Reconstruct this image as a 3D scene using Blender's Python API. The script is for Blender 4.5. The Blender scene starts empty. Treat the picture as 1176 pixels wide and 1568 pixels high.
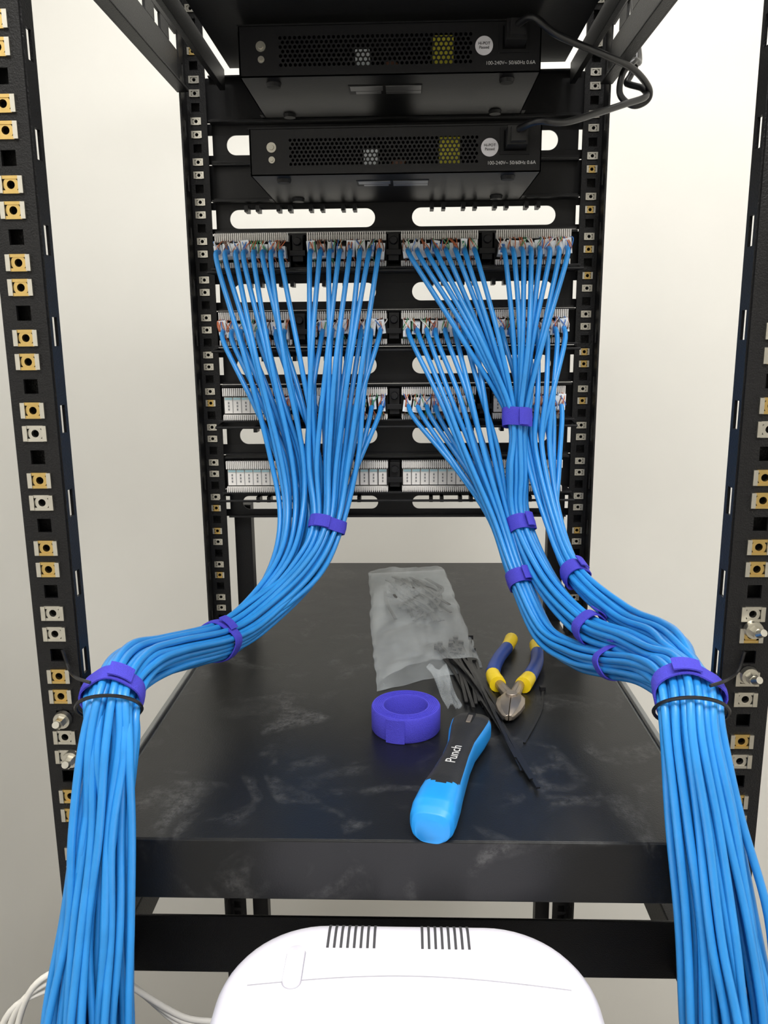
import bpy, math, random
from mathutils import Vector, Matrix, noise
random.seed(7)
V=Vector
SC=bpy.context.scene
COL=SC.collection

# ------------------------------------------------------------------ materials
def pm(name,col,rough=.5,metal=0.0,var=.12,scale=60.0,bump=0.0,alpha=1.0,spec=None,coat=0.0,trans=0.0):
    m=bpy.data.materials.new(name); m.use_nodes=True
    nt=m.node_tree; b=nt.nodes['Principled BSDF']
    tc=nt.nodes.new('ShaderNodeTexCoord'); nz=nt.nodes.new('ShaderNodeTexNoise')
    nz.inputs['Scale'].default_value=scale; nz.inputs['Detail'].default_value=3
    nt.links.new(tc.outputs['Object'],nz.inputs['Vector'])
    mx=nt.nodes.new('ShaderNodeMix'); mx.data_type='RGBA'
    mx.inputs[6].default_value=[max(0,x*(1-var)) for x in col]+[1]
    mx.inputs[7].default_value=[min(1,x*(1+var)) for x in col]+[1]
    nt.links.new(nz.outputs['Fac'],mx.inputs[0])
    nt.links.new(mx.outputs[2],b.inputs['Base Color'])
    b.inputs['Roughness'].default_value=rough; b.inputs['Metallic'].default_value=metal
    b.inputs['Alpha'].default_value=alpha
    if spec is not None: b.inputs['Specular IOR Level'].default_value=spec
    if coat: b.inputs['Coat Weight'].default_value=coat
    if trans: b.inputs['Transmission Weight'].default_value=trans
    if bump:
        bp=nt.nodes.new('ShaderNodeBump'); bp.inputs['Strength'].default_value=bump; bp.inputs['Distance'].default_value=.002
        nt.links.new(nz.outputs['Fac'],bp.inputs['Height']); nt.links.new(bp.outputs['Normal'],b.inputs['Normal'])
    return m
M={}
M['wall']=pm('wall_paint',(.77,.76,.72),.85,var=.03,scale=9,bump=.05)
M['ceil']=pm('ceiling_white',(.82,.82,.80),.9,var=.03,scale=4)
M['floor']=pm('floor_vinyl',(.40,.37,.33),.5,var=.12,scale=14)
M['rack']=pm('black_powder_coat',(.0065,.0065,.007),.42,var=.3,scale=900,bump=.3,spec=.27)
M['panel']=pm('black_panel',(.008,.008,.009),.42,var=.2,scale=300,bump=.05,spec=.3)
M['dark']=pm('dark_plastic',(.006,.006,.007),.5,spec=.3)
M['hole']=pm('hole_black',(.002,.002,.002),.9,spec=.1)
M['vent']=pm('vent_grey',(.06,.06,.065),.8)
M['brass']=pm('brass_nut',(.58,.41,.15),.34,1.0,scale=200)
M['zinc']=pm('zinc_cage',(.55,.53,.47),.34,1.0,scale=200)
M['alu']=pm('aluminium_rail',(.30,.31,.31),.4,.8)
M['white']=pm('white_idc_plastic',(.80,.78,.75),.45,var=.06)
M['cap']=pm('clear_cap_plastic',(.82,.87,.92),.25,var=.1,scale=200)
M['wired']=pm('wire_orange',(.55,.14,.05),.45)
M['wireb']=pm('wire_brown',(.18,.07,.04),.45)
M['wireg']=pm('wire_green',(.07,.30,.13),.45)
M['wirew']=pm('wire_blue',(.05,.2,.6),.45)
M['lab']=pm('label_lightblue',(.45,.72,.78),.5)
M['cable']=pm('blue_pvc_jacket',(.024,.262,.69),.34,var=.18,scale=40)
M['velcro']=pm('purple_hook_and_loop',(.062,.054,.55),.85,var=.25,scale=1200,bump=.4)
M['tie']=pm('black_nylon',(.008,.008,.009),.35)
M['sw']=pm('switch_steel_black',(.008,.008,.0095),.42,var=.2,scale=500,bump=.05,spec=.32)
M['sticker']=pm('silver_sticker',(.24,.24,.25),.35,.3,scale=120)
M['rnd']=pm('white_sticker',(.75,.74,.78),.5)
M['txt']=pm('white_print',(.6,.6,.6),.6)
M['yel']=pm('yellow_tape',(.65,.60,.04),.5)
M['steel']=pm('worn_steel',(.42,.36,.30),.38,.9,scale=150,bump=.1)
M['tyel']=pm('yellow_grip',(.80,.58,.01),.42)
M['tblue']=pm('navy_grip',(.010,.045,.25),.42)
M['pblue']=pm('azure_rubber',(.012,.28,.76),.38)
M['pblack']=pm('black_rubber',(.012,.012,.013),.5,bump=.1,scale=900)
M['acw']=pm('white_gloss_plastic',(.84,.82,.91),.28,var=.02,scale=10)
M['seam']=pm('seam_grey',(.42,.41,.46),.4)
M['wcab']=pm('white_cord',(.75,.73,.68),.4)

def shelf_mat():
    m=bpy.data.materials.new('dusty_black_shelf'); m.use_nodes=True; nt=m.node_tree; b=nt.nodes['Principled BSDF']
    L=nt.links.new
    tc=nt.nodes.new('ShaderNodeTexCoord')
    n1=nt.nodes.new('ShaderNodeTexNoise'); n1.inputs['Scale'].default_value=17; n1.inputs['Detail'].default_value=4; n1.inputs['Distortion'].default_value=1.0
    n2=nt.nodes.new('ShaderNodeTexNoise'); n2.inputs['Scale'].default_value=140; n2.inputs['Detail'].default_value=8; n2.inputs['Roughness'].default_value=.8
    n3=nt.nodes.new('ShaderNodeTexNoise'); n3.inputs['Scale'].default_value=700; n3.inputs['Detail'].default_value=2
    for n in (n1,n2,n3): L(tc.outputs['Object'],n.inputs['Vector'])
    r1=nt.nodes.new('ShaderNodeMapRange'); r1.inputs[1].default_value=.53; r1.inputs[2].default_value=.78
    r2=nt.nodes.new('ShaderNodeMapRange'); r2.inputs[1].default_value=.40; r2.inputs[2].default_value=.72
    L(n1.outputs['Fac'],r1.inputs[0]); L(n2.outputs['Fac'],r2.inputs[0])
    mu=nt.nodes.new('ShaderNodeMath'); mu.operation='MULTIPLY'; L(r1.outputs[0],mu.inputs[0]); L(r2.outputs[0],mu.inputs[1])
    mx=nt.nodes.new('ShaderNodeMix'); mx.data_type='RGBA'
    mx.inputs[6].default_value=(.0075,.0082,.0095,1); mx.inputs[7].default_value=(.15,.15,.15,1)
    L(mu.outputs[0],mx.inputs[0]); L(mx.outputs[2],b.inputs['Base Color'])
    rr=nt.nodes.new('ShaderNodeMapRange'); rr.inputs[3].default_value=.24; rr.inputs[4].default_value=.42
    L(n1.outputs['Fac'],rr.inputs[0]); L(rr.outputs[0],b.inputs['Roughness'])
    b.inputs['Specular IOR Level'].default_value=.38
    bp=nt.nodes.new('ShaderNodeBump'); bp.inputs['Strength'].default_value=.2; bp.inputs['Distance'].default_value=.0006
    L(n3.outputs['Fac'],bp.inputs['Height']); L(bp.outputs['Normal'],b.inputs['Normal'])
    return m
M['shelf']=shelf_mat()
def bag_mat():
    m=bpy.data.materials.new('clear_poly_bag'); m.use_nodes=True; nt=m.node_tree; b=nt.nodes['Principled BSDF']
    L=nt.links.new
    tc=nt.nodes.new('ShaderNodeTexCoord'); mp=nt.nodes.new('ShaderNodeMapping'); mp.inputs['Scale'].default_value=(1,.45,1)
    n=nt.nodes.new('ShaderNodeTexNoise'); n.inputs['Scale'].default_value=22; n.inputs['Detail'].default_value=3; n.inputs['Distortion'].default_value=.8
    L(tc.outputs['Object'],mp.inputs[0]); L(mp.outputs[0],n.inputs['Vector'])
    r=nt.nodes.new('ShaderNodeMapRange'); r.inputs[1].default_value=.35; r.inputs[2].default_value=.7; r.inputs[3].default_value=.18; r.inputs[4].default_value=.42
    L(n.outputs['Fac'],r.inputs[0]); L(r.outputs[0],b.inputs['Alpha'])
    b.inputs['Base Color'].default_value=(.58,.63,.66,1); b.inputs['Roughness'].default_value=.14
    b.inputs['Specular IOR Level'].default_value=1.0
    bp=nt.nodes.new('ShaderNodeBump'); bp.inputs['Strength'].default_value=.5; bp.inputs['Distance'].default_value=.004
    L(n.outputs['Fac'],bp.inputs['Height']); L(bp.outputs['Normal'],b.inputs['Normal'])
    return m
M['bag']=bag_mat()
def emis(name,col,s):
    m=bpy.data.materials.new(name); m.use_nodes=True; b=m.node_tree.nodes['Principled BSDF']
    b.inputs['Emission Color'].default_value=(*col,1); b.inputs['Emission Strength'].default_value=s
    b.inputs['Base Color'].default_value=(.8,.8,.8,1)
    return m

# ------------------------------------------------------------------ mesh builder
def cr(P,n=6):
    out=[]
    Q=[P[0]*2-P[1]]+P+[P[-1]*2-P[-2]]
    for i in range(1,len(Q)-2):
        a,b,c,d=Q[i-1],Q[i],Q[i+1],Q[i+2]
        for k in range(n):
            t=k/n
            out.append(.5*((2*b)+(c-a)*t+(2*a-5*b+4*c-d)*t*t+(3*b-a-3*c+d)*t**3))
    out.append(P[-1].copy()); return out
class MB:
    def __init__(s,*mats): s.v=[];s.f=[];s.m=[];s.mats=list(mats)
    def mi(s,k):
        if k not in s.mats: s.mats.append(k)
        return s.mats.index(k)
    def face(s,idx,m): s.f.append(idx); s.m.append(m)
    def box(s,x0,x1,y0,y1,z0,z1,m,T=None):
        k=s.mi(m);o=len(s.v)
        for x,y,z in ((x0,y0,z0),(x1,y0,z0),(x1,y1,z0),(x0,y1,z0),(x0,y0,z1),(x1,y0,z1),(x1,y1,z1),(x0,y1,z1)):
            p=V((x,y,z)); s.v.append(T@p if T else p)
        for q in ((0,3,2,1),(4,5,6,7),(0,1,5,4),(1,2,6,5),(2,3,7,6),(3,0,4,7)): s.face([o+i for i in q],k)
    def prism(s,poly,z0,z1,m):
        k=s.mi(m);o=len(s.v);n=len(poly)
        for z in (z0,z1):
            for x,y in poly: s.v.append(V((x,y,z)))
        s.face([o+i for i in range(n)][::-1],k); s.face([o+n+i for i in range(n)],k)
        for i in range(n): s.face([o+i,o+(i+1)%n,o+n+(i+1)%n,o+n+i],k)
    def rings(s,R,m,close=True,caps=True):
        n=len(R[0]);o=len(s.v)
        for r in R: s.v+=r
        for i in range(len(R)-1):
            k=s.mi(m[i] if isinstance(m,list) else m)
            for j in range(n if close else n-1):
                a=o+i*n+j;b=o+i*n+(j+1)%n
                s.face([a,b,b+n,a+n],k)
        if caps:
            s.face([o+j for j in range(n)][::-1],s.mi(m[0] if isinstance(m,list) else m))
            s.face([o+(len(R)-1)*n+j for j in range(n)],s.mi(m[-1] if isinstance(m,list) else m))
    def cyl(s,c,d,r0,r1,h,n,m):
        d=V(d).normalized(); c=V(c); u=d.orthogonal().normalized(); w=d.cross(u)
        R=[[c+d*hh+(u*math.cos(2*math.pi*j/n)+w*math.sin(2*math.pi*j/n))*rr for j in range(n)] for hh,rr in ((0,r0),(h,r1))]
        s.rings(R,m)
    def annulus(s,c,d,ro,ri,h,n,m,rot=0):
        d=V(d).normalized(); c=V(c); u=d.orthogonal().normalized(); w=d.cross(u);k=s.mi(m);o=len(s.v)
        for hh,rr in ((0,ro),(h,ro),(h,ri),(0,ri)):
            for j in range(n):
                a=2*math.pi*j/n+rot; s.v.append(c+d*hh+(u*math.cos(a)+w*math.sin(a))*rr)
        for i in range(4):
            for j in range(n):
                s.face([o+i*n+j,o+i*n+(j+1)%n,o+((i+1)%4)*n+(j+1)%n,o+((i+1)%4)*n+j],k)
    def tube(s,P,r,n,m,flat=None,up=None,closed=False):
        P=[V(p) for p in P]; R=[]; N=None
        for i,p in enumerate(P):
            t=(P[min(i+1,len(P)-1)]-P[max(i-1,0)]).normalized()
            if up is not None: N=(V(up)-t*t.dot(V(up))).normalized()
            elif N is None: N=t.orthogonal().normalized()
            else: N=(N-t*t.dot(N)).normalized()
            B=t.cross(N)
            rr=r[i] if isinstance(r,(list,tuple)) else r
            if flat: a,b=flat; R.append([p+B*x*a+N*y*b for x,y in ((-.5,-.5),(.5,-.5),(.5,.5),(-.5,.5))])
            else: R.append([p+(N*math.cos(2*math.pi*j/n)+B*math.sin(2*math.pi*j/n))*rr for j in range(n)])
        s.rings(R,m)
    def build(s,name,parent=None,bevel=0,smooth=None,loc=None):
        me=bpy.data.meshes.new(name); me.from_pydata([tuple(p) for p in s.v],[],s.f)
        for k in s.mats: me.materials.append(M[k])
        me.polygons.foreach_set('material_index',s.m); me.update()
        import bmesh
        bm=bmesh.new(); bm.from_mesh(me); bmesh.ops.recalc_face_normals(bm,faces=bm.faces); bm.to_mesh(me); bm.free()
        if smooth is not None:
            me.shade_smooth(); me.set_sharp_from_angle(angle=math.radians(smooth))
        ob=bpy.data.objects.new(name,me); COL.objects.link(ob)
        if bevel:
            b=ob.modifiers.new('bevel','BEVEL'); b.width=bevel; b.segments=2; b.limit_method='ANGLE'
        if parent: ob.parent=parent
        return ob
def empty(name):
    e=bpy.data.objects.new(name,None); e.empty_display_size=.05; COL.objects.link(e); return e
def text(body,size,loc,rot,parent,name,mat='txt',ext=.0001):
    c=bpy.data.curves.new(name,'FONT'); c.body=body; c.size=size; c.extrude=ext; c.align_x='CENTER'; c.align_y='CENTER'
    c.materials.append(M[mat]); o=bpy.data.objects.new(name,c); o.location=loc; o.rotation_euler=rot; COL.objects.link(o); o.parent=parent; return o

# ------------------------------------------------------------------ room
XL,XR,YB,YF,ZC=-.64,1.5,1.5,-2.4,2.7
def shell(name,a,m):
    b=MB(); b.box(*a,m); return b.build(name)
shell('floor',(XL-.1,XR+.1,YF-.1,YB+.1,-.1,0),'floor')
shell('ceiling',(XL-.1,XR+.1,YF-.1,YB+.1,ZC,ZC+.1),'ceil')
shell('wall_back',(XL-.1,XR+.1,YB,YB+.1,0,ZC),'wall')
shell('wall_left',(XL-.1,XL,YF,YB,0,ZC),'wall')
shell('wall_right',(XR,XR+.1,YF,YB,0,ZC),'wall')
shell('wall_front',(XL-.1,XR+.1,YF-.1,YF,0,ZC),'wall')
M['lamp']=emis('light_diffuser',(1,.98,.95),4)
for i,(x,y) in enumerate(((.15,-.45),(.25,.75))):
    b=MB(); b.box(x-.6,x+.6,y-.3,y+.3,ZC-.03,ZC-.001,'white'); b.box(x-.57,x+.57,y-.27,y+.27,ZC-.034,ZC-.03,'lamp')
    b.build('ceiling_light_panel')
    l=bpy.data.lights.new('panel_area','AREA'); l.shape='RECTANGLE'; l.size=1.14; l.size_y=.54; l.energy=(32,10.5)[i]; l.color=(1,.978,.95)
    o=bpy.data.objects.new('ceiling_light_source',l); o.location=(x,y,ZC-.04); COL.objects.link(o)

# ------------------------------------------------------------------ rack
rack=empty('server_rack')
def post(name,xo,xi,xh,y,y2,zt,ph,pitch,sgn):
    b=MB(); t=.002; hs=.0048
    lo,hi=min(xo,xi),max(xo,xi)
    b.box(lo,xh-hs,y,y+t,0,zt,'rack'); b.box(xh+hs,hi,y,y+t,0,zt,'rack')
    b.box(max(lo+.001,xh-.010),min(hi-.001,xh+.010),y+.0105,y+.012,0,zt,'rack')
    b.box(xh-.010 if xo<xi else xh+.0085,xh-.0085 if xo<xi else xh+.010,y+t,y+.0105,0,zt,'rack')
    z=ph
    while z>.1: z-=pitch
    zprev=0; nuts=[]; k=0
    while z<zt-.03:
        for j,dz in enumerate((0,pitch*.325,pitch*.66)):
            c=z+dz
            b.box(xh-hs,xh+hs,y,y+t,zprev,c-hs,'rack'); zprev=c+hs
            if j<2: nuts.append((c,k,j))
        z+=pitch;k+=1
    b.box(xh-hs,xh+hs,y,y+t,zprev,zt,'rack')
    return b,nuts
def flange(b,x,y0,y1,zt,ys,hw,per,sl,ph):
    t=.002
    b.box(x-t/2,x+t/2,y0,ys-hw,0,zt,'rack'); b.box(x-t/2,x+t/2,ys+hw,y1,0,zt,'rack')
    z=ph
    while z>.1: z-=per
    zp=0
    while z<zt-.03:
        b.box(x-t/2,x+t/2,ys-hw,ys+hw,zp,z,'rack'); zp=z+sl; z+=per
    b.box(x-t/2,x+t/2,ys-hw,ys+hw,zp,zt,'rack')
def nuts_obj(b,xh,y,nuts,sd,zmin,zmax,s=1.0,pb=.85):
    for c,k,j in nuts:
        if not zmin<c<zmax: continue
        w=.0066*s
        r=random.random()
        m='brass' if r<(pb if c>1.33 else min(pb,.4)) else 'zinc'
        b.box(xh-w,xh+w,y+.003,y+.009,c-.0055*s,c+.0055*s,'hole')
        for q in (-1,1):
            b.box(xh+q*w-.0015*s,xh+q*w+.0015*s,y-.0018,y+.004,c-.0052*s,c+.0052*s,'zinc')
        b.box(xh-w*.85,xh+w*.85,y-.0012,y+.003,c+.0034*s,c+.0054*s,m)
        b.box(xh-w*.85,xh+w*.85,y-.0012,y+.003,c-.0054*s,c-.0034*s,m)
        b.annulus((xh,y+.0025,c),(0,-1,0),.0050*s,.0026*s,.003,14,m)
ZT=2.12
FY=.533
for nm,xo,xi,xh in (('front_post_l',-.262,-.2325,-.2475),('front_post_r',.259,.2250,.2425)):
    b,nu=post(nm,xo,xi,xh,FY,0,ZT,1.3010,.0477,1)
    flange(b,xi,FY+.002,FY+.0175,ZT,FY+.0095,.0036,.0585,.019,1.502)
    b.box(xo-.001,xo+.001,FY+.002,FY+.034,0,ZT,'rack')
    b.build(nm,rack)
    n=MB(); nuts_obj(n,xh,FY,nu,1,.9,1.8); n.build(nm+'_cage_nuts',rack,smooth=35)
RY=.985
for nm,xo,xi,xh in (('rear_post_l',-.2490,-.226,-.2385),('rear_post_r',.2275,.205,.2165)):
    b,nu=post(nm,xo,xi,xh,RY,0,ZT,1.3010,.0440,1)
    flange(b,xo,RY-.025,RY,ZT,RY-.012,.0026,.0585,.019,1.502)
    b.build(nm,rack)
    n=MB(); nuts_obj(n,xh,RY,nu,1,1.16,1.9,s=.74,pb=.12); n.build(nm+'_cage_nuts',rack,smooth=35)
b=MB()
b.box(-.222,-.200,1.01,1.03,0,1.30,'rack'); b.box(.185,.205,1.01,1.03,0,1.30,'rack'); b.build('rear_inner_uprights',rack,bevel=.001)
b=MB()
for xr in (-.2505,.2285):
    for zz0,zz1 in ((1.779,1.822),(1.838,1.95)):
        b.box(xr-.0015,xr+.0015,FY+.013,RY-.025,zz0,zz1,'rack')
    b.box(xr-.0015,xr+.0015,FY+.013,.80,1.822,1.838,'rack')
    y=.80
    while y<RY-.06:
        b.box(xr-.0015,xr+.0015,y,y+.03,1.822,1.838,'rack'); y+=.05
    b.box(xr,xr+(.012 if xr<0 else -.012),FY+.02,RY-.025,1.779,1.782,'rack')
b.box(-.262,.259,FY+.002,FY+.04,ZT-.04,ZT,'rack'); b.box(-.249,.227,RY-.025,RY-.001,ZT-.04,ZT,'rack')
b.box(-.262,-.22,FY+.04,RY-.025,ZT-.04,ZT,'rack'); b.box(.21,.259,FY+.04,RY-.025,ZT-.04,ZT,'rack')
b.build('top_side_rails',rack,bevel=.0006)
b=MB()
for sx in (-.205,.190):
    b.tube([(sx,.62,1.800),(sx,.98,1.797)],0,4,'rack',flat=(.006,.022),up=(0,0,1))
b.build('top_shelf_brackets',rack,bevel=.0006)
b=MB()
b.box(-.243,.237,.60,.603,.962,1.0185,'rack'); b.box(-.23,.21,.95,.975,.2,.25,'rack'); b.box(-.243,.237,.60,.63,.04,.10,'rack')
b.build('crossbar',rack,bevel=.001)
b=MB()
for x0,x1 in ((-.262,-.235),(.225,.259)): b.box(x0,x1,FY+.034,RY-.042,0,.05,'rack')
for x0,x1 in ((-.257,-.243),(.233,.247)): b.box(x0,x1,FY+.02,RY-.03,.965,1.0,'rack')
b.build('base_rails',rack,bevel=.0015)
b=MB()
for x,z in ((-.247,1.236),(-.243,1.205),(.243,1.306),(.243,1.272)):
    b.cyl((x,FY-.001,z),(0,-1,0),.0065,.006,.004,18,'zinc'); b.cyl((x,FY-.005,z),(0,-1,0),.0042,.0038,.006,6,'zinc'); b.cyl((x,FY-.011,z),(0.2,-1,.5),.003,.0025,.006,12,'zinc')
b.build('rack_screws',rack,smooth=40)
b=MB(); b.box(-.198,.183,.62,.99,1.812,1.815,'panel'); b.box(-.198,.183,.62,.623,1.812,1.83,'panel')
b.build('top_rack_shelf',None,bevel=.0005)

# ------------------------------------------------------------------ main shelf
sh=empty('rack_shelf')
b=MB()
ZS=1.143
b.prism([(-.230,.527),(.2225,.527),(.2225,.575),(.229,.575),(.229,.955),(.203,.955),(.203,1.297),(-.224,1.297),(-.224,.955),(-.236,.955),(-.236,.575),(-.230,.575)],ZS-.002,ZS,'shelf')
b.box(-.240,.235,.526,.529,ZS-.050,ZS-.0005,'shelf'); b.box(-.224,.219,.529,.545,ZS-.050,ZS-.0475,'shelf')
b.box(-.222,.204,1.294,1.297,ZS-.050,ZS-.002,'shelf')
b.box(-.2242,-.222,.527,1.297,ZS-.05,ZS-.002,'shelf'); b.box(.202,.204,.98,1.297,ZS-.05,ZS-.002,'shelf')
b.build('shelf_tray',sh,bevel=.0012)
b=MB()
for x0,x1 in ((-.2485,-.237),(.230,.2415)):
    b.box(x0,x1,.572,.955,ZS-.03,ZS-.004,'alu'); b.box(x0+.003,x1-.003,.572,.955,ZS-.004,ZS+.001,'alu')
b.build('shelf_side_rails',sh,bevel=.001)

# ------------------------------------------------------------------ panels with slots
PX0,PX1=-.2245,.2035
def plate_slots(b,z0,z1,slots,sz0,sz1,Y=1.002,t=.002,m='panel',lip=True):
    xs=[PX0]+[v for s in slots for v in s]+[PX1]
    b.box(PX0-.016,PX1+.013,Y,Y+t,z0,sz0,m); b.box(PX0-.016,PX1+.013,Y,Y+t,sz1,z1,m)
    for i in range(0,len(xs),2): b.box(xs[i],xs[i+1],Y,Y+t,sz0,sz1,m)
    r=(sz1-sz0)/2; zc=(sz0+sz1)/2; n=8
    for xa,xb in slots:
        for x,q in ((xa,1),(xb,-1)):
            for sg in (1,-1):
                k=b.mi(m)
                pts=[(x,zc+sg*r)]+[(x+q*(r-r*math.cos(a)),zc+sg*r*math.sin(a)) for a in [math.pi/2*i/n for i in range(n+1)]][::-1]
                o=len(b.v)
                for px,pz in pts: b.v.append(V((px,Y,pz)))
                for px,pz in pts: b.v.append(V((px,Y+t,pz)))
                L=len(pts)
                b.face([o+i for i in range(L)],k); b.face([o+L+i for i in range(L)][::-1],k)
                for i in range(L): b.face([o+i,o+(i+1)%L,o+L+(i+1)%L,o+L+i],k)
    if lip:
        b.box(PX0,PX1,Y-.018,Y,z1-.002,z1,m); b.box(PX0,PX1,Y-.010,Y,z0,z0+.002,m)
SL=[(-.208,-.034),(.010,.180)]
def manager(z0,z1,s0,s1,tabs=False):
    b=MB(); plate_slots(b,z0,z1,SL,s0,s1)
    if tabs:
        for xa,xb in SL:
            for i in range(4):
                x=xa+.03+i*(xb-xa-.06)/3; b.box(x-.009,x-.0045,.984,1.002,s1-.005,s1+.002,'panel'); b.box(x+.0045,x+.009,.984,1.002,s1-.005,s1+.002,'panel')
    b.build('cable_management_panel',None,bevel=.0004)
manager(1.712,1.7565,1.722,1.744)
manager(1.634,1.6695,1.6395,1.6610,True)
manager(1.5440,1.5880,1.5540,1.5755,True)
manager(1.4555,1.4995,1.4665,1.4880,True)
manager(1.3670,1.4110,1.3800,1.4015,True)
manager(1.2870,1.3210,1.2960,1.3130,True)
b=MB()
for z0,z1 in ((1.7575,1.806),(1.6705,1.711)):
    b.box(PX0-.016,PX1+.013,1.002,1.004,z0,z1,'panel'); b.box(PX0,PX1,.992,1.002,z1-.002,z1,'panel'); b.box(PX0,PX1,.992,1.002,z0,z0+.002,'panel')
b.build('blank_rack_panel',None,bevel=.0005)

BL=[(-.219,-.133),(-.112,-.020),(-.003,.086),(.106,.192)]
def portx(bi,i):
    a,c=BL[bi]; return a+.0065+i*(c-a-.013)/7
ROWZ=[1.631,1.5425,1.4540,1.3655]
FILL=[{0:range(8),1:range(8),2:range(8),3:range(8)},{0:range(8),1:range(8),2:range(8),3:range(8)},{0:range(5,8),1:range(8),2:range(8),3:range(4,8)},{}]
for r,zt in enumerate(ROWZ):
    e=empty('patch_panel')
    b=MB()
    b.box(PX0-.016,PX1+.013,1.002,1.004,zt-.0425,zt+.0005,'panel')
    b.box(PX0,PX1,.985,1.002,zt-.002,zt+.0005,'panel'); b.box(PX0,PX1,.962,1.002,zt-.0425,zt-.040,'panel')
    for bi,(a,c) in enumerate(BL):
        b.box(a-.001,c+.001,.972,1.002,zt-.039,zt-.003,'dark')
        g0=c; g1=BL[bi+1][0] if bi<3 else None
        if g1:
            x=(g0+g1)/2; b.box(x-.006,x+.006,.962,1.002,zt-.034,zt-.004,'dark'); b.cyl((x,.962,zt-.012),(0,-1,0),.005,.004,.006,12,'dark'); b.box(x-.009,x+.009,.958,.966,zt-.028,zt-.022,'dark')
    b.tube([(PX0+.001,.985,zt-.045),(PX0+.001,.94,zt-.047),(PX1-.001,.94,zt-.047),(PX1-.001,.985,zt-.045)],.0016,6,'dark')
    b.build('panel_frame',e,bevel=.0005)
    w=MB()
    for bi,(a,c) in enumerate(BL):
        w.box(a,c,.966,.974,zt-.011,zt-.0045,'white'); w.box(a,c,.966,.974,zt-.0395,zt-.034,'white')
        n=36
        for i in range(n):
            x=a+(i+.5)*(c-a)/n
            w.box(x-.0006,x+.0006,.962,.967,zt-.0115,zt-.002,'white'); w.box(x-.0006,x+.0006,.962,.967,zt-.041,zt-.0345,'white')
        fill=FILL[r].get(bi,[])
        for i in range(8):
            x=portx(bi,i)
            if i in fill:
                cw=random.uniform(.0036,.0060)
                ch=random.uniform(.011,.018); oz=random.uniform(-.005,.000)
                T=Matrix.Translation((x,.958,zt-.019+oz))@Matrix.Rotation(random.uniform(-.18,.18),4,'Y')@Matrix.Rotation(random.uniform(-.2,.2),4,'X')
                w.box(-cw,cw,-.006,.008,-ch/2-.002,ch/2,'cap',T)
                w.box(-cw*.5,cw*.5,-.0066,-.006,-ch/2,ch/2-.003,'wirew' if random.random()<.25 else 'white',T)
                for q in range(5):
                    xx=x+random.uniform(-.0050,.0050); m=random.choice(['wired','wired','wireb','wireg','wirew','white','white'])
                    w.tube(cr([V((xx,.966,zt-.010)),V((xx+random.uniform(-.002,.002),.953,zt-.013)),V((x+random.uniform(-.005,.005),.950,zt-.023)),V((x,.962,zt-.030))],3),.0006,5,m)
                for q in range(3):
                    xx=x+random.uniform(-.0045,.0045); m=random.choice(['wired','wireb','wireg'])
                    w.tube(cr([V((xx,.966,zt-.036)),V((xx,.956,zt-.033)),V((x,.956,zt-.026))],3),.0006,5,m)
            else:
                w.box(x-.0052,x+.0052,.968,.974,zt-.0325,zt-.013,'white')
                w.box(x-.0045,x+.0045,.9672,.9682,zt-.016,zt-.0135,'lab')
                for q in range(3): w.box(x-.0008,x+.0008,.9674,.9682,zt-.021-q*.004,zt-.0185-q*.004,'sticker')
                w.box(x+.0046,x+.0052,.9674,.9682,zt-.032,zt-.013,'sticker')
    w.build('terminal_blocks',e,bevel=0)

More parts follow.
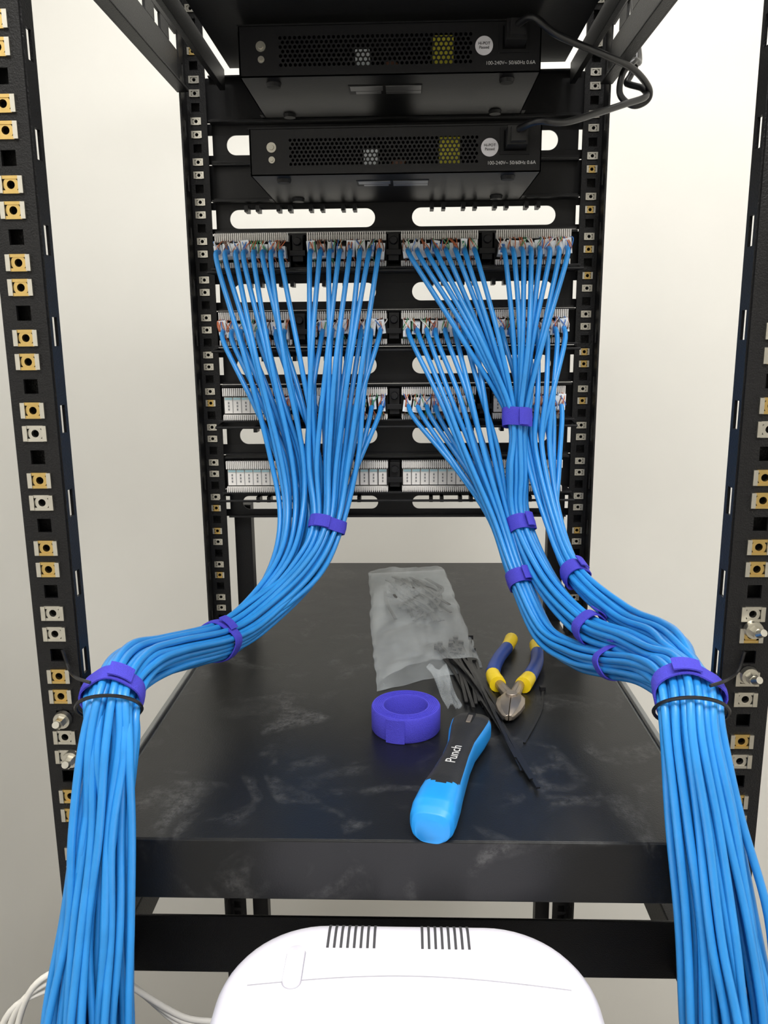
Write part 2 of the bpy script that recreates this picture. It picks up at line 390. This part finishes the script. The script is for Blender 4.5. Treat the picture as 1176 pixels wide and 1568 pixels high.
# ------------------------------------------------------------------ cable bundles
CRAD=.0029
def sunflower(n):
    pts=[]
    for i in range(n):
        rr=math.sqrt((i+.5)/n); a=i*2.39996; pts.append((rr*math.cos(a),rr*math.sin(a)))
    return pts
def assign(cables,npts):
    n=len(cables); pts=sorted(sunflower(n)); cols=max(1,round(math.sqrt(n)))
    order=sorted(range(n),key=lambda i:cables[i][0]); res=[None]*n
    k=0
    for c in range(cols):
        k2=round(n*(c+1)/cols); ids=sorted(order[k:k2],key=lambda i:cables[i][1]); pp=sorted(pts[k:k2],key=lambda p:p[1])
        for i,p in zip(ids,pp): res[i]=p
        k=k2
    return res
def frame(P,i):
    t=(P[min(i+1,len(P)-1)]-P[max(i-1,0)]).normalized()
    X=V((1,0,0)); s=(X-t*t.dot(X)).normalized(); return t,s,t.cross(s)
def bundle(name,groups,common,wraps,jit=.0011):
    e=empty(name); b=MB('cable')
    CP=[V(c[:3]) for c in common]
    allc=[]
    for gi,(spine,ports,xo,uo) in enumerate(groups):
        keys=[(p[0],-p[3]) for p in ports]; off=assign(keys,len(ports))
        for p,o in zip(ports,off): allc.append((gi,p,o,(xo+o[0]*.5,uo+o[1]*.5)))
    cof=assign([c[3] for c in allc],0)
    for (gi,p,o,_),co in zip(allc,cof):
        spine=groups[gi][0]; SP=[V(c[:3]) for c in spine]; full=SP+CP
        x,Y,z,row=p
        tgt=next((s for s in spine if s[2]<=z-.06),spine[0]); dx=(tgt[0]+o[0]*tgt[3]-x)/max(.06,z-tgt[2])
        pts=[V((x,.968,z+.008)),V((x+dx*.002,.953,z+.005)),V((x+dx*.014+random.uniform(-.001,.001),.938-.003*(2-row),z-.012))]
        first=None
        for i,s in enumerate(spine):
            if s[2]>z-(s[5] if len(s)>5 else .09): continue
            t,sd,up=frame(full,i)
            ox=o[0]
            q=V(s[:3])+sd*ox*s[3]+up*o[1]*s[3]*s[4]
            if first is None:
                first=q; a=pts[-1]; mid=a.lerp(q,.5); mid.y-=.002+.004*(2-row); mid.x+=(q.x-a.x)*.04+random.uniform(-.003,.003); pts.append(mid)
            pts.append(q+V([random.uniform(-jit,jit) for _ in range(3)]))
        for i,s in enumerate(common):
            t,sd,up=frame(full,i+len(SP))
            j=jit*(1+ (2.4 if i>3 else 0))
            pts.append(V(s[:3])+sd*co[0]*s[3]+up*co[1]*s[3]*s[4]+V([random.uniform(-j,j) for _ in range(3)]))
        b.tube(cr(pts,7),CRAD,8,'cable')
    b.build('blue_cables',e,smooth=60)
    w=MB('velcro')
    for gi,u,rad,asp,wd in wraps:
        ctrl=(groups[gi][0]+common) if gi>=0 else common
        P=cr([V(c[:3]) for c in ctrl],10); k=int(u*10); c=P[k]; t,sd,up=frame(P,k)
        n=40; R=[]
        for (dt,dr) in ((-wd/2,0),(-wd/2,.0012),(0,.0018),(wd/2,.0012),(wd/2,0),(-wd/2,0)):
            ring=[]
            for j in range(n):
                a=2*math.pi*j/n; wob=1+.05*math.sin(3*a+u)+.03*math.sin(5*a)
                ring.append(c+t*(dt+.001*math.sin(2*a))+(sd*math.cos(a)*(rad*wob+dr)+up*math.sin(a)*(rad*wob*asp+dr)))
            R.append(ring)
        w.rings(R,'velcro',caps=False)
        a0=random.uniform(.6,1.4); tail=[]
        for q in range(8):
            a=a0+q*.1; tail.append(c+(sd*math.cos(a)*(rad+.003+.0004*q)+up*math.sin(a)*(rad*asp+.003+.0004*q)))
        w.tube(tail,0,4,'velcro',flat=(wd*.95,.0012),up=up)
    w.build('velcro_straps',e,smooth=40)
    return e
def P_(r,bi,rng): return [(portx(bi,i),.955,ROWZ[r]-.028,r) for i in rng]
comL=[(-.155,.78,1.228,.0205,.85),(-.178,.72,1.224,.0185,.9),(-.200,.63,1.246,.0175,.9),(-.206,.57,1.260,.0175,1),(-.203,.518,1.262,.0175,.9),(-.202,.500,1.236,.0180,.8),(-.209,.495,1.176,.0210,.8),(-.217,.487,1.105,.026,.8),(-.223,.475,1.028,.032,.8),(-.229,.47,.95,.036,.8),(-.24,.47,.6,.038,.8),(-.26,.5,.15,.04,.8),(-.33,.56,.045,.05,.5)]
gL1=[(-.122,.900,1.375,.032,.45),(-.118,.880,1.310,.0235,.7,.08),(-.130,.840,1.262,.0180,1)]
gL2=[(-.082,.893,1.375,.032,.45),(-.086,.868,1.304,.0178,.9,.08),(-.107,.830,1.260,.0162,1)]
bL=bundle('ethernet_cable_bundle',[
  (gL1,P_(0,0,range(8))+P_(1,0,range(8))+P_(2,0,range(5,8)),-1,0),
  (gL2,P_(0,1,range(8))+P_(1,1,range(8))+P_(2,1,range(8)),1,0)],comL,
  [(1,1.0,.0193,.9,.014),(-1,1.0,.0208,.9,.012),(-1,4.0,.0205,.9,.013)])
comR=[(.202,.555,1.260,.0195,.9),(.197,.518,1.261,.0195,.9),(.195,.502,1.240,.020,.8),(.205,.495,1.184,.024,.8),(.217,.487,1.112,.029,.8),(.227,.475,1.040,.034,.8),(.234,.47,.96,.037,.8),(.245,.47,.6,.04,.8),(.26,.5,.15,.042,.8),(.33,.56,.045,.05,.5)]
gS1=[(.084,.900,1.380,.025,.5),(.107,.880,1.310,.0130,.9,.08),(.125,.850,1.254,.0115,1),(.146,.800,1.206,.0115,1),(.170,.75,1.200,.0115,1),(.187,.69,1.216,.0115,1),(.194,.62,1.240,.0115,1)]
gS2=[(.127,.905,1.42,.0125,1),(.127,.893,1.36,.0130,1),(.129,.880,1.308,.0120,1),(.151,.830,1.253,.0130,1),(.180,.755,1.228,.0125,1),(.200,.680,1.238,.0120,1),(.203,.61,1.252,.0120,1)]
gS3=[(.151,.905,1.385,.017,.5),(.165,.870,1.309,.0110,1,.08),(.181,.820,1.262,.0105,1),(.209,.735,1.244,.0105,1),(.219,.655,1.256,.0105,1),(.215,.60,1.265,.0105,1)]
bR=bundle('ethernet_cable_bundle',[
  (gS1,P_(1,2,range(8))+P_(2,2,range(8)),-1,-1),
  (gS2,P_(0,2,range(8))+P_(0,3,range(8)),0,0.2),
  (gS3,P_(1,3,range(8))+P_(2,3,range(4,8)),1,1)],comR,
  [(1,0.05,.0150,1,.020),(1,2.1,.0145,1,.017),(0,2.1,.0140,1,.016),(2,2.0,.0132,1,.016),(1,4.1,.0150,1,.014),(0,5.1,.0143,1,.012),(-1,.9,.0226,.95,.014)])
for nm,c,ax,rad,px in (('cable_tie',V((-.2035,.513,1.258)),V((.1,-.75,-.65)),.0220,-.236),('cable_tie',V((.197,.514,1.257)),V((-.1,-.75,-.65)),.0243,.232)):
    b=MB('tie'); d=ax.normalized(); X=V((1,0,0)); u=(X-d*d.dot(X)).normalized(); w=d.cross(u)
    b.tube([c+d*.005+(u*math.cos(a)+w*math.sin(a)*.93)*rad+V((0,-.001,.001)) for a in [2*math.pi*i/40 for i in range(41)]],.0013,6,'tie')
    s=1 if px>0 else -1
    b.tube(cr([c+V((s*.008,-.012,.020)),c+V((s*.02,-.006,.021)),V((px+s*.002,FY-.004,1.276)),V((px+s*.006,FY-.003,1.290))],5),.0012,6,'tie')
    b.build(nm,None,smooth=50)

# ------------------------------------------------------------------ network switches
def switch(x0,x1,z0,z1,yf,yb):
    e=empty('network_switch'); b=MB('sw'); t=.0012
    gx0,gx1=x0+.038,x0+.226; gz0,gz1=z0+.0085,z1-.0095
    b.box(x0,x1,yf,yb,z0,z0+t,'sw'); b.box(x0,x1,yf,yb,z1-t,z1,'sw'); b.box(x0,x0+t,yf,yb,z0,z1,'sw'); b.box(x1-t,x1,yf,yb,z0,z1,'sw'); b.box(x0,x1,yb-t,yb,z0,z1,'sw')
    b.box(x0+.0,gx0,yf,yf+t,z0,z1,'sw'); b.box(gx1,x1,yf,yf+t,z0,z1,'sw'); b.box(gx0,gx1,yf,yf+t,z0,gz0,'sw'); b.box(gx0,gx1,yf,yf+t,gz1,z1,'sw')
    rows=7; pz=(gz1-gz0)/rows; px=pz*1.16; cols=int((gx1-gx0)/px); px=(gx1-gx0)/cols; hr=pz*.44; k=b.mi('sw')
    for r in range(rows):
        for c in range(-(r%2),cols):
            cx=gx0+(c+.5+(.5 if r%2 else 0))*px; xa,xb=cx-px/2,cx+px/2
            cz=gz0+(r+.5)*pz; za,zb=cz-pz/2,cz+pz/2
            if xa<gx0-1e-6 or xb>gx1+1e-6:
                xa=max(xa,gx0);xb=min(xb,gx1); b.box(xa,xb,yf,yf+.0004,za,zb,'sw'); continue
            out=[(xb,za),(xb,zb),(cx,zb),(xa,zb),(xa,za),(cx,za)]
            inn=[(cx+hr*math.cos(a),cz+hr*math.sin(a)) for a in [math.radians(d) for d in (-30,30,90,150,210,270)]]
            o=len(b.v)
            for p in out+inn: b.v.append(V((p[0],yf+.0002,p[1])))
            for j in range(6): b.face([o+j,o+(j+1)%6,o+6+(j+1)%6,o+6+j],k)
    b.box(x0-.001,x1+.001,yf-.0005,yb,z1-.0008,z1+.0006,'sw')
    b.box(x0-.0012,x0,yf+.004,yb-.01,z0+.004,z1-.004,'sw')
    for fx in (x0+.03,x1-.03):
        for fy in (yf+.02,yb-.03): b.cyl((fx,fy,z0),(0,0,-1),.0075,.0065,.0035,20,'dark')
    b.box(x0-.004,x0,yb-.03,yb+.002,z0,z1,'sw'); b.box(x1,x1+.004,yb-.03,yb+.002,z0,z1,'sw')
    b.build('switch_case',e)
    d=MB()
    zc=(z0+z1)/2
    for q,rr in ((.004,.0048),(-.0075,.0032)):
        d.annulus((x0+.0215,yf,zc+q),(0,-1,0),rr,rr*.55,.0012,20,'zinc'); d.cyl((x0+.0215,yf,zc+q),(0,-1,0),rr*.6,rr*.5,.0028,10,'zinc')
    d.cyl((gx1+.0105,yf,zc+.001),(0,-1,0),.0085,.0085,.0005,32,'rnd')
    ix=x1-.026; d.box(ix-.0145,ix+.0145,yf-.002,yf+.0,zc-.006,z1-.003,'dark'); d.box(ix-.011,ix+.011,yf-.0025,yf-.0018,zc-.003,z1-.006,'hole')
    d.box(ix-.0095,ix+.0095,yf-.022,yf-.002,zc-.0015,z1-.0065,'tie'); d.box(ix-.007,ix+.007,yf-.030,yf-.022,zc,z1-.009,'tie')
    d.box(x0+.112,x0+.126,yf+.012,yf+.04,z0+.004,zc+.004,'cap'); d.box(x0+.188,x0+.208,yf+.012,yf+.045,z0+.006,z1-.008,'yel'); d.box(x0+.172,x0+.222,yf+.03,yf+.05,z0+.002,z0+.012,'wireb'); d.cyl((x0+.147,yf+.02,z0+.004),(0,0,1),.007,.007,.012,16,'wireb')
    d.box(x0+.04,x0+.16,yf+.05,yf+.052,z0+.003,z0+.02,'dark')
    d.box(x0+.103,x0+.178,yf+.03,yf+.058,z0-.0004,z0,'dark'); d.box(x0+.105,x0+.138,yf+.032,yf+.046,z0-.0008,z0-.0003,'sticker'); d.box(x0+.141,x0+.177,yf+.032,yf+.046,z0-.0008,z0-.0003,'sticker')
    d.box(x0+.110,x0+.136,yf+.048,yf+.056,z0-.0008,z0-.0003,'sticker'); d.box(x0+.141,x0+.177,yf+.048,yf+.057,z0-.0008,z0-.0003,'sticker')
    d.build('switch_details',e,smooth=40)
    text('100-240V~ 50/60Hz 0.6A',.0046,(ix-.003,yf-.0004,z0+.0085),(math.pi/2,0,0),e,'rating_print')
    text('Hi-POT\nPassed',.0036,(gx1+.0105,yf-.0008,zc+.001),(math.pi/2,0,0),e,'sticker_print','tie')
    return e
switch(-.158,.133,1.757,1.803,.842,1.000)
switch(-.151,.136,1.667,1.711,.842,1.000)

def cord(pts,name,r=.0033):
    b=MB(); b.tube(cr([V(p) for p in pts],8),r,10,'tie'); return b.build(name,None,smooth=60)
cord([(.107,.812,1.789),(.118,.795,1.788),(.140,.800,1.775),(.188,.83,1.768),(.225,.86,1.764),(.250,.89,1.755),(.252,.90,1.746),(.238,.90,1.741),(.224,.90,1.752),(.226,.90,1.772),(.238,.905,1.785),(.252,.94,1.80),(.262,1.03,1.90),(.266,1.10,2.05),(.27,1.30,2.25),(.28,1.495,2.30)],'power_cord')
cord([(.110,.812,1.699),(.124,.790,1.700),(.150,.80,1.701),(.185,.83,1.716),(.220,.86,1.732),(.246,.885,1.745),(.247,.90,1.757),(.236,.91,1.764),(.234,.915,1.768),(.240,.92,1.778),(.246,.93,1.80),(.254,1.0,1.92),(.252,1.10,2.08),(.25,1.30,2.28),(.25,1.495,2.32)],'power_cord')
b=MB(); b.box(.215,.315,1.488,1.499,2.26,2.36,'white'); b.box(.235,.265,1.478,1.488,2.300,2.335,'tie'); b.box(.266,.296,1.478,1.488,2.285,2.320,'tie'); b.build('wall_outlet',None,bevel=.001)

# ------------------------------------------------------------------ items on the shelf
b=MB('velcro'); c=V((.002,.7045,ZS))
n=64; R=[]
for rr,zz in ((.0210,.0005),(.032,.0005),(.0328,.002),(.0328,.0225),(.032,.024),(.0210,.024),(.0205,.023),(.0205,.001),(.0210,.0005)):
    R.append([c+V((math.cos(2*math.pi*j/n)*rr,math.sin(2*math.pi*j/n)*rr,zz)) for j in range(n)])
b.rings(R,'velcro',caps=False)
for q in range(1,6):
    rr=.0210+q*.0018
    b.annulus(c+V((0,0,.0235)),(0,0,1),rr+.0006,rr,.0010,64,'velcro')
fl=[c+V((math.cos(a)*(.0332+.0010*i/5),math.sin(a)*(.0332+.0010*i/5),.0120)) for i,a in enumerate([math.radians(-92-6*k) for k in range(6)])]
b.tube(fl,0,4,'velcro',flat=(.0230,.0012),up=(0,-1,0))
b.build('velcro_tape_roll',None,smooth=40)

e=empty('plastic_bag')
L=[(-.060,1.232),(-.050,1.10),(-.045,.983),(-.036,.88),(-.029,.785)]
Rr=[(.063,1.252),(.071,1.13),(.077,1.02),(.083,.93),(.088,.850)]
b=MB('bag'); nu,nv=30,70
def lerp_list(A,t):
    t=t*(len(A)-1); i=min(int(t),len(A)-2); f=t-i; return V(A[i]).lerp(V(A[i+1]),f)
top=[];bot=[]
for j in range(nv+1):
    v=j/nv; a=lerp_list(L,v); d=lerp_list(Rr,v)
    rt=[];rb=[]
    for i in range(nu+1):
        u=i/nu; p=a.lerp(d,u)
        p.y+=.006*noise.noise(V((u*6,v*3,1)))
        p.x+=.003*noise.noise(V((v*14,3,u)))
        env=(math.sin(math.pi*u)**.45)*(min(1,(v)/.05)**.5)
        h=.004+.011*env*(1+.4*noise.noise(V((u*2.5,v*5,0))))+.006*abs(noise.noise(V((u*5+v*2,v*8,4))))*env+.0016*noise.noise(V((u*16,v*18,7)))*env
        if v>.8: h+=.006*(v-.8)*5*env
        rt.append(V((p.x,p.y,ZS+max(.0015,h*(1 if 0<i<nu else .1))))); rb.append(V((p.x,p.y,ZS+.0006)))
    top.append(rt);bot.append(rb)
b.rings(top,'bag',close=False,caps=False); b.rings(bot,'bag',close=False,caps=False)
b.build('bag_film',e,smooth=80)
b=MB('bag'); R=[]
for j in range(12):
    t=j/11; cx=.035+.016*t; cy=.83-.085*t
    R.append([V((cx+(i/6-.5)*.022*(1-.35*t),cy+.004*noise.noise(V((i,j*.4,2))),ZS+.010-.007*t+.004*math.sin(i*1.3+j*.5))) for i in range(7)])
b.rings(R,'bag',close=False,caps=False); b.rings([[p+V((0,0,-.0012)) for p in r] for r in R],'bag',close=False,caps=False); b.build('bag_flap',e,smooth=80)
b=MB('tie')
for i in range(60):
    x0=random.uniform(-.030,.035); y0=random.uniform(1.09,1.19)
    L0=random.uniform(.05,.12); z=ZS+.003+.00016*i
    b.tube(cr([V((x0,y0,z)),V((x0+.012+random.uniform(-.012,.012),y0-L0/2,z+.001)),V((x0+.022+random.uniform(-.025,.02),y0-L0,z))],5),0,4,'tie',flat=(.0040,.0011),up=(0,0,1))
ends=[(.086,.733),(.090,.722),(.080,.742),(.092,.715),(.088,.705),(.094,.73),(.076,.75),(.084,.72),(.0905,.70),(.110,.594),(.106,.606),(.098,.64),(.072,.745),(.0955,.71),(.066,.76),(.101,.622),(.098,.735),(.063,.752),(.069,.738)]
for i,(x,y) in enumerate(ends):
    z=ZS+.0022+.0007*(i%7); sx=.056+random.uniform(-.020,.026); sy=.875+random.uniform(-.02,.06)
    b.tube(cr([V((sx,sy,z+.002)),V(((sx+x)/2+random.uniform(-.004,.004),(sy+y)/2,z+random.uniform(0,.007))),V((x,y,z))],5),0,4,'tie',flat=(.0032,.0012),up=(0,0,1))
    b.box(sx-.003,sx+.003,sy-.003,sy+.003,z,z+.005,'tie')
b.build('cable_ties_in_bag',e)
b=MB('tie'); b.tube(cr([V((.146,.79,ZS+.0012)),V((.136,.74,ZS+.001)),V((.110,.674,ZS+.0012))],6),0,4,'tie',flat=(.0022,.0011),up=(0,0,1)); b.box(.143,.149,.789,.795,ZS+.0002,ZS+.004,'tie'); b.build('loose_cable_tie')

def tool():
    e=empty('punch_down_tool')
    A=V((.066,.692,ZS)); B=V((.020,.524,ZS)); ax=(B-A).normalized(); sd=V((0,0,1)).cross(ax).normalized()*1
    prof=[(0,.012,.009),(.02,.0165,.0115),(.10,.0185,.0135),(.20,.0170,.0140),(.34,.0128,.0135),(.48,.0125,.0135),(.62,.0140,.0140),(.74,.0155,.0150),(.82,.0168,.0150),(.92,.0174,.0145),(.965,.0168,.0130),(.99,.0145,.0115),(1.0,.011,.009)]
    b=MB('pblack','pblue'); n=48; P=[]
    for k in range(len(prof)-1):
        for q in range(6):
            t=q/6; P.append(tuple(prof[k][i]*(1-t)+prof[k+1][i]*t for i in range(3)))
    P.append(prof[-1]); rings=[]
    Lg=(B-A).length
    for (t,wd,h) in P:
        c=A+ax*Lg*t; ring=[]
        for j in range(n):
            a=2*math.pi*j/n; ca,sa=math.cos(a),math.sin(a); ex=.66
            ring.append(c+sd*wd*math.copysign(abs(ca)**ex,ca)+V((0,0,1))*(h+h*math.copysign(abs(sa)**ex,sa)))
        rings.append(ring)
    o=len(b.v)
    for r in rings: b.v+=r
    for i in range(len(rings)-1):
        t=P[i][0]
        for j in range(n):
            a=2*math.pi*(j+.5)/n; ca=abs(math.cos(a)); sa=math.sin(a)
            lim=.80
            blue=(ca>lim and t>.06) or t>.80-.05*ca or sa<-.75
            b.face([o+i*n+j,o+i*n+(j+1)%n,o+(i+1)*n+(j+1)%n,o+(i+1)*n+j],1 if blue else 0)
    b.face([o+j for j in range(n)],0); b.face([o+(len(rings)-1)*n+j for j in range(n)],1)
    b.build('handle',e,smooth=60)
    d=MB(); c=A+ax*Lg*.13
    T=Matrix.Translation(c+V((0,0,.0272)))@Matrix.Rotation(math.atan2(ax.y,ax.x),4,'Z')
    d.box(-.010,.012,-.0035,.0035,-.001,.0006,'dark',T); d.box(-.004,.010,-.002,.002,0,.0016,'steel',T)
    T2=Matrix.Translation(A+V((0,0,.010)))@Matrix.Rotation(math.atan2(ax.y,ax.x),4,'Z')
    d.box(-.006,.004,-.008,.008,-.006,.006,'dark',T2); d.box(-.009,-.004,-.003,.003,-.002,.001,'steel',T2)
    d.build('blade_holder',e,bevel=.0005)
    text('Punch',.012,A+ax*Lg*.52+V((0,0,.0278)),(0,0,math.atan2(ax.y,ax.x)+math.pi),e,'handle_print')
tool()

def cutters():
    e=empty('diagonal_cutting_pliers')
    b=MB('tyel','tblue'); z=ZS+.009
    def handle(P,flip):
        Q=cr([V(p) for p in P],10); N=len(Q); rr=[];mm=[]
        for i in range(N):
            t=i/(N-1)
            r=.0060+.0022*math.sin(min(1,t/.22)*math.pi/2) -.0010*math.sin(math.pi*max(0,(t-.2)/.8)) 
            if t<.05: r=.0068+ .002
            if .05<=t<.25: r=.0088-.006*(t-.05)
            if t>.93: r*=max(.35,math.sqrt(max(0,1-((t-.93)/.07)**2)))
            rr.append(r); mm.append('tyel' if (t<.22 or t>.72) else 'tblue')
        b.tube(Q,rr,14,mm)
    handle([(.098,.785,z),(.096,.815,z),(.107,.855,z+.001),(.121,.890,z+.001),(.131,.925,z)],1)
    handle([(.124,.783,z),(.134,.805,z),(.147,.840,z+.001),(.153,.875,z+.001),(.156,.905,z)],-1)
    b.build('grips',e,smooth=60)
    s=MB('steel')
    s.tube([(.099,.790,z),(.103,.770,z),(.108,.752,z)],[.005,.0055,.006],10,'steel')
    s.tube([(.122,.788,z),(.116,.770,z),(.110,.752,z)],[.005,.0055,.006],10,'steel')
    for q in (-1,1):
        R=[]
        for (t,w,h) in ((0,.007,.006),(.25,.0135,.0075),(.5,.0140,.0075),(.75,.0105,.0062),(.93,.0060,.0045),(1,.003,.003)):
            cx=.110-.010*t; cy=.762-.052*t
            R.append([V((cx+q*(.0004+w*u),cy,z-.001+h*v)) for u,v in ((0,-1),(.7,-.9),(1,-.3),(1,.3),(.7,.75),(0,.95))])
        s.rings(R,'steel')
    s.cyl((.1075,.748,z+.004),(0,0,1),.0062,.0056,.0040,24,'steel')
    s.build('jaws',e,bevel=.0004,smooth=35)
cutters()

# ------------------------------------------------------------------ white appliance
def appliance():
    e=empty('portable_air_conditioner'); cx=.003; hw=.129; y0,y1=.21,.523; zt=1.085; rc=.072
    def plan(ins):
        a=hw-ins; by=y1-ins; fy=y0+ins; r=max(rc-ins,.01); pts=[]; n=14
        for (px,py,s) in ((cx+a-r,by-r,0),(cx-a+r,by-r,1),(cx-a+r,fy+r,2),(cx+a-r,fy+r,3)):
            for k in range(n+1):
                t=math.pi/2*(k/n+s); pts.append((px+r*math.cos(t),py+r*math.sin(t)))
        return pts
    R=[]; er=.022
    for ins,z in [(.01,0.02),(.003,.03),(0,.05),(0,.3),(0,.7),(0,zt-er)]+[(er*(1-math.cos(a)),zt-er+er*math.sin(a)) for a in [math.pi/2*k/8 for k in range(1,9)]]+[(.035,zt),(.06,zt)]:
        R.append([V((x,y,z)) for x,y in plan(ins)])
    b=MB('acw'); b.rings(R,'acw')
    for x,y in ((-.08,.27),(.08,.27),(-.08,.46),(.08,.46)): b.cyl((x,y,.0205),(0,0,-1),.015,.015,.0205,16,'dark')
    b.build('body',e,smooth=50)
    d=MB()
    prof=[(y1-er-.014,zt+.0003)]+[(y1-er+er*math.sin(a),zt-er+er*math.cos(a)+.0003) for a in [math.pi/2*k/8 for k in range(0,7)]]
    for g0 in (-.053,.014):
        for i in range(8):
            x=g0+i*.0047
            d.tube([(x,p[0],p[1]) for p in prof],0,4,'vent',flat=(.0018,.0008),up=(0,.5,1))
    for rad,hh,mt in ((.0068,(0,.0004,.0005),'seam'),(.0062,(0,.0026,.0034),'acw')):
        T=[]
        for q,z in zip((0,0,.0012),hh):
            ring=[]
            for k in range(24):
                a=2*math.pi*k/24; r=rad-q; yy=.480 if math.sin(a)>0 else .456
                ring.append(V((-.074+r*math.cos(a),yy+r*math.sin(a),zt-.0002+z)))
            T.append(ring)
        d.rings(T,mt)
    sm=[V((-.103+.214*k/30,.452+.010*math.sin(math.pi*k/30),zt+.0001)) for k in range(31)]
    d.tube(sm,0,4,'seam',flat=(.0008,.0004),up=(0,0,1))
    d.build('vents_and_latch',e,smooth=40)
appliance()

b=MB('wcab')
for i in range(3):
    o=.008*i
    b.tube(cr([V((-.36,.60,.01)),V((-.35-o,.56,.3)),V((-.325-o,.53,.85)),V((-.305-o*.8,.525,.975)),V((-.275,.525+o*.3,1.025-o)),V((-.235,.545+o,1.005-o)),V((-.185,.560,.955-o*.6)),V((-.150,.57,.935-o*.6)),V((-.135,.575,.88)),V((-.14,.58,.6)),V((-.15,.58,.2)),V((-.12,.57,.01))],8),.0026,8,'wcab')
b.build('white_patch_cords',None,smooth=60)

# ------------------------------------------------------------------ camera & world
cam=bpy.data.cameras.new('camera'); cam.sensor_fit='VERTICAL'; cam.sensor_height=36; cam.sensor_width=27; cam.lens=36*1222/1568; cam.clip_start=.01
co=bpy.data.objects.new('camera',cam); COL.objects.link(co)
R3=Matrix.Rotation(math.radians(1.8),3,'Z')@Matrix.Rotation(math.pi/2-math.radians(11.74),3,'X')@Matrix.Rotation(-.009,3,'Z')
co.matrix_world=Matrix.Translation((.005,0,1.5))@R3.to_4x4()
SC.camera=co
w=bpy.data.worlds.new('world'); w.use_nodes=True; w.node_tree.nodes['Background'].inputs[0].default_value=(.9,.92,1,1); w.node_tree.nodes['Background'].inputs[1].default_value=.3; SC.world=w
SC.view_settings.view_transform='Standard'
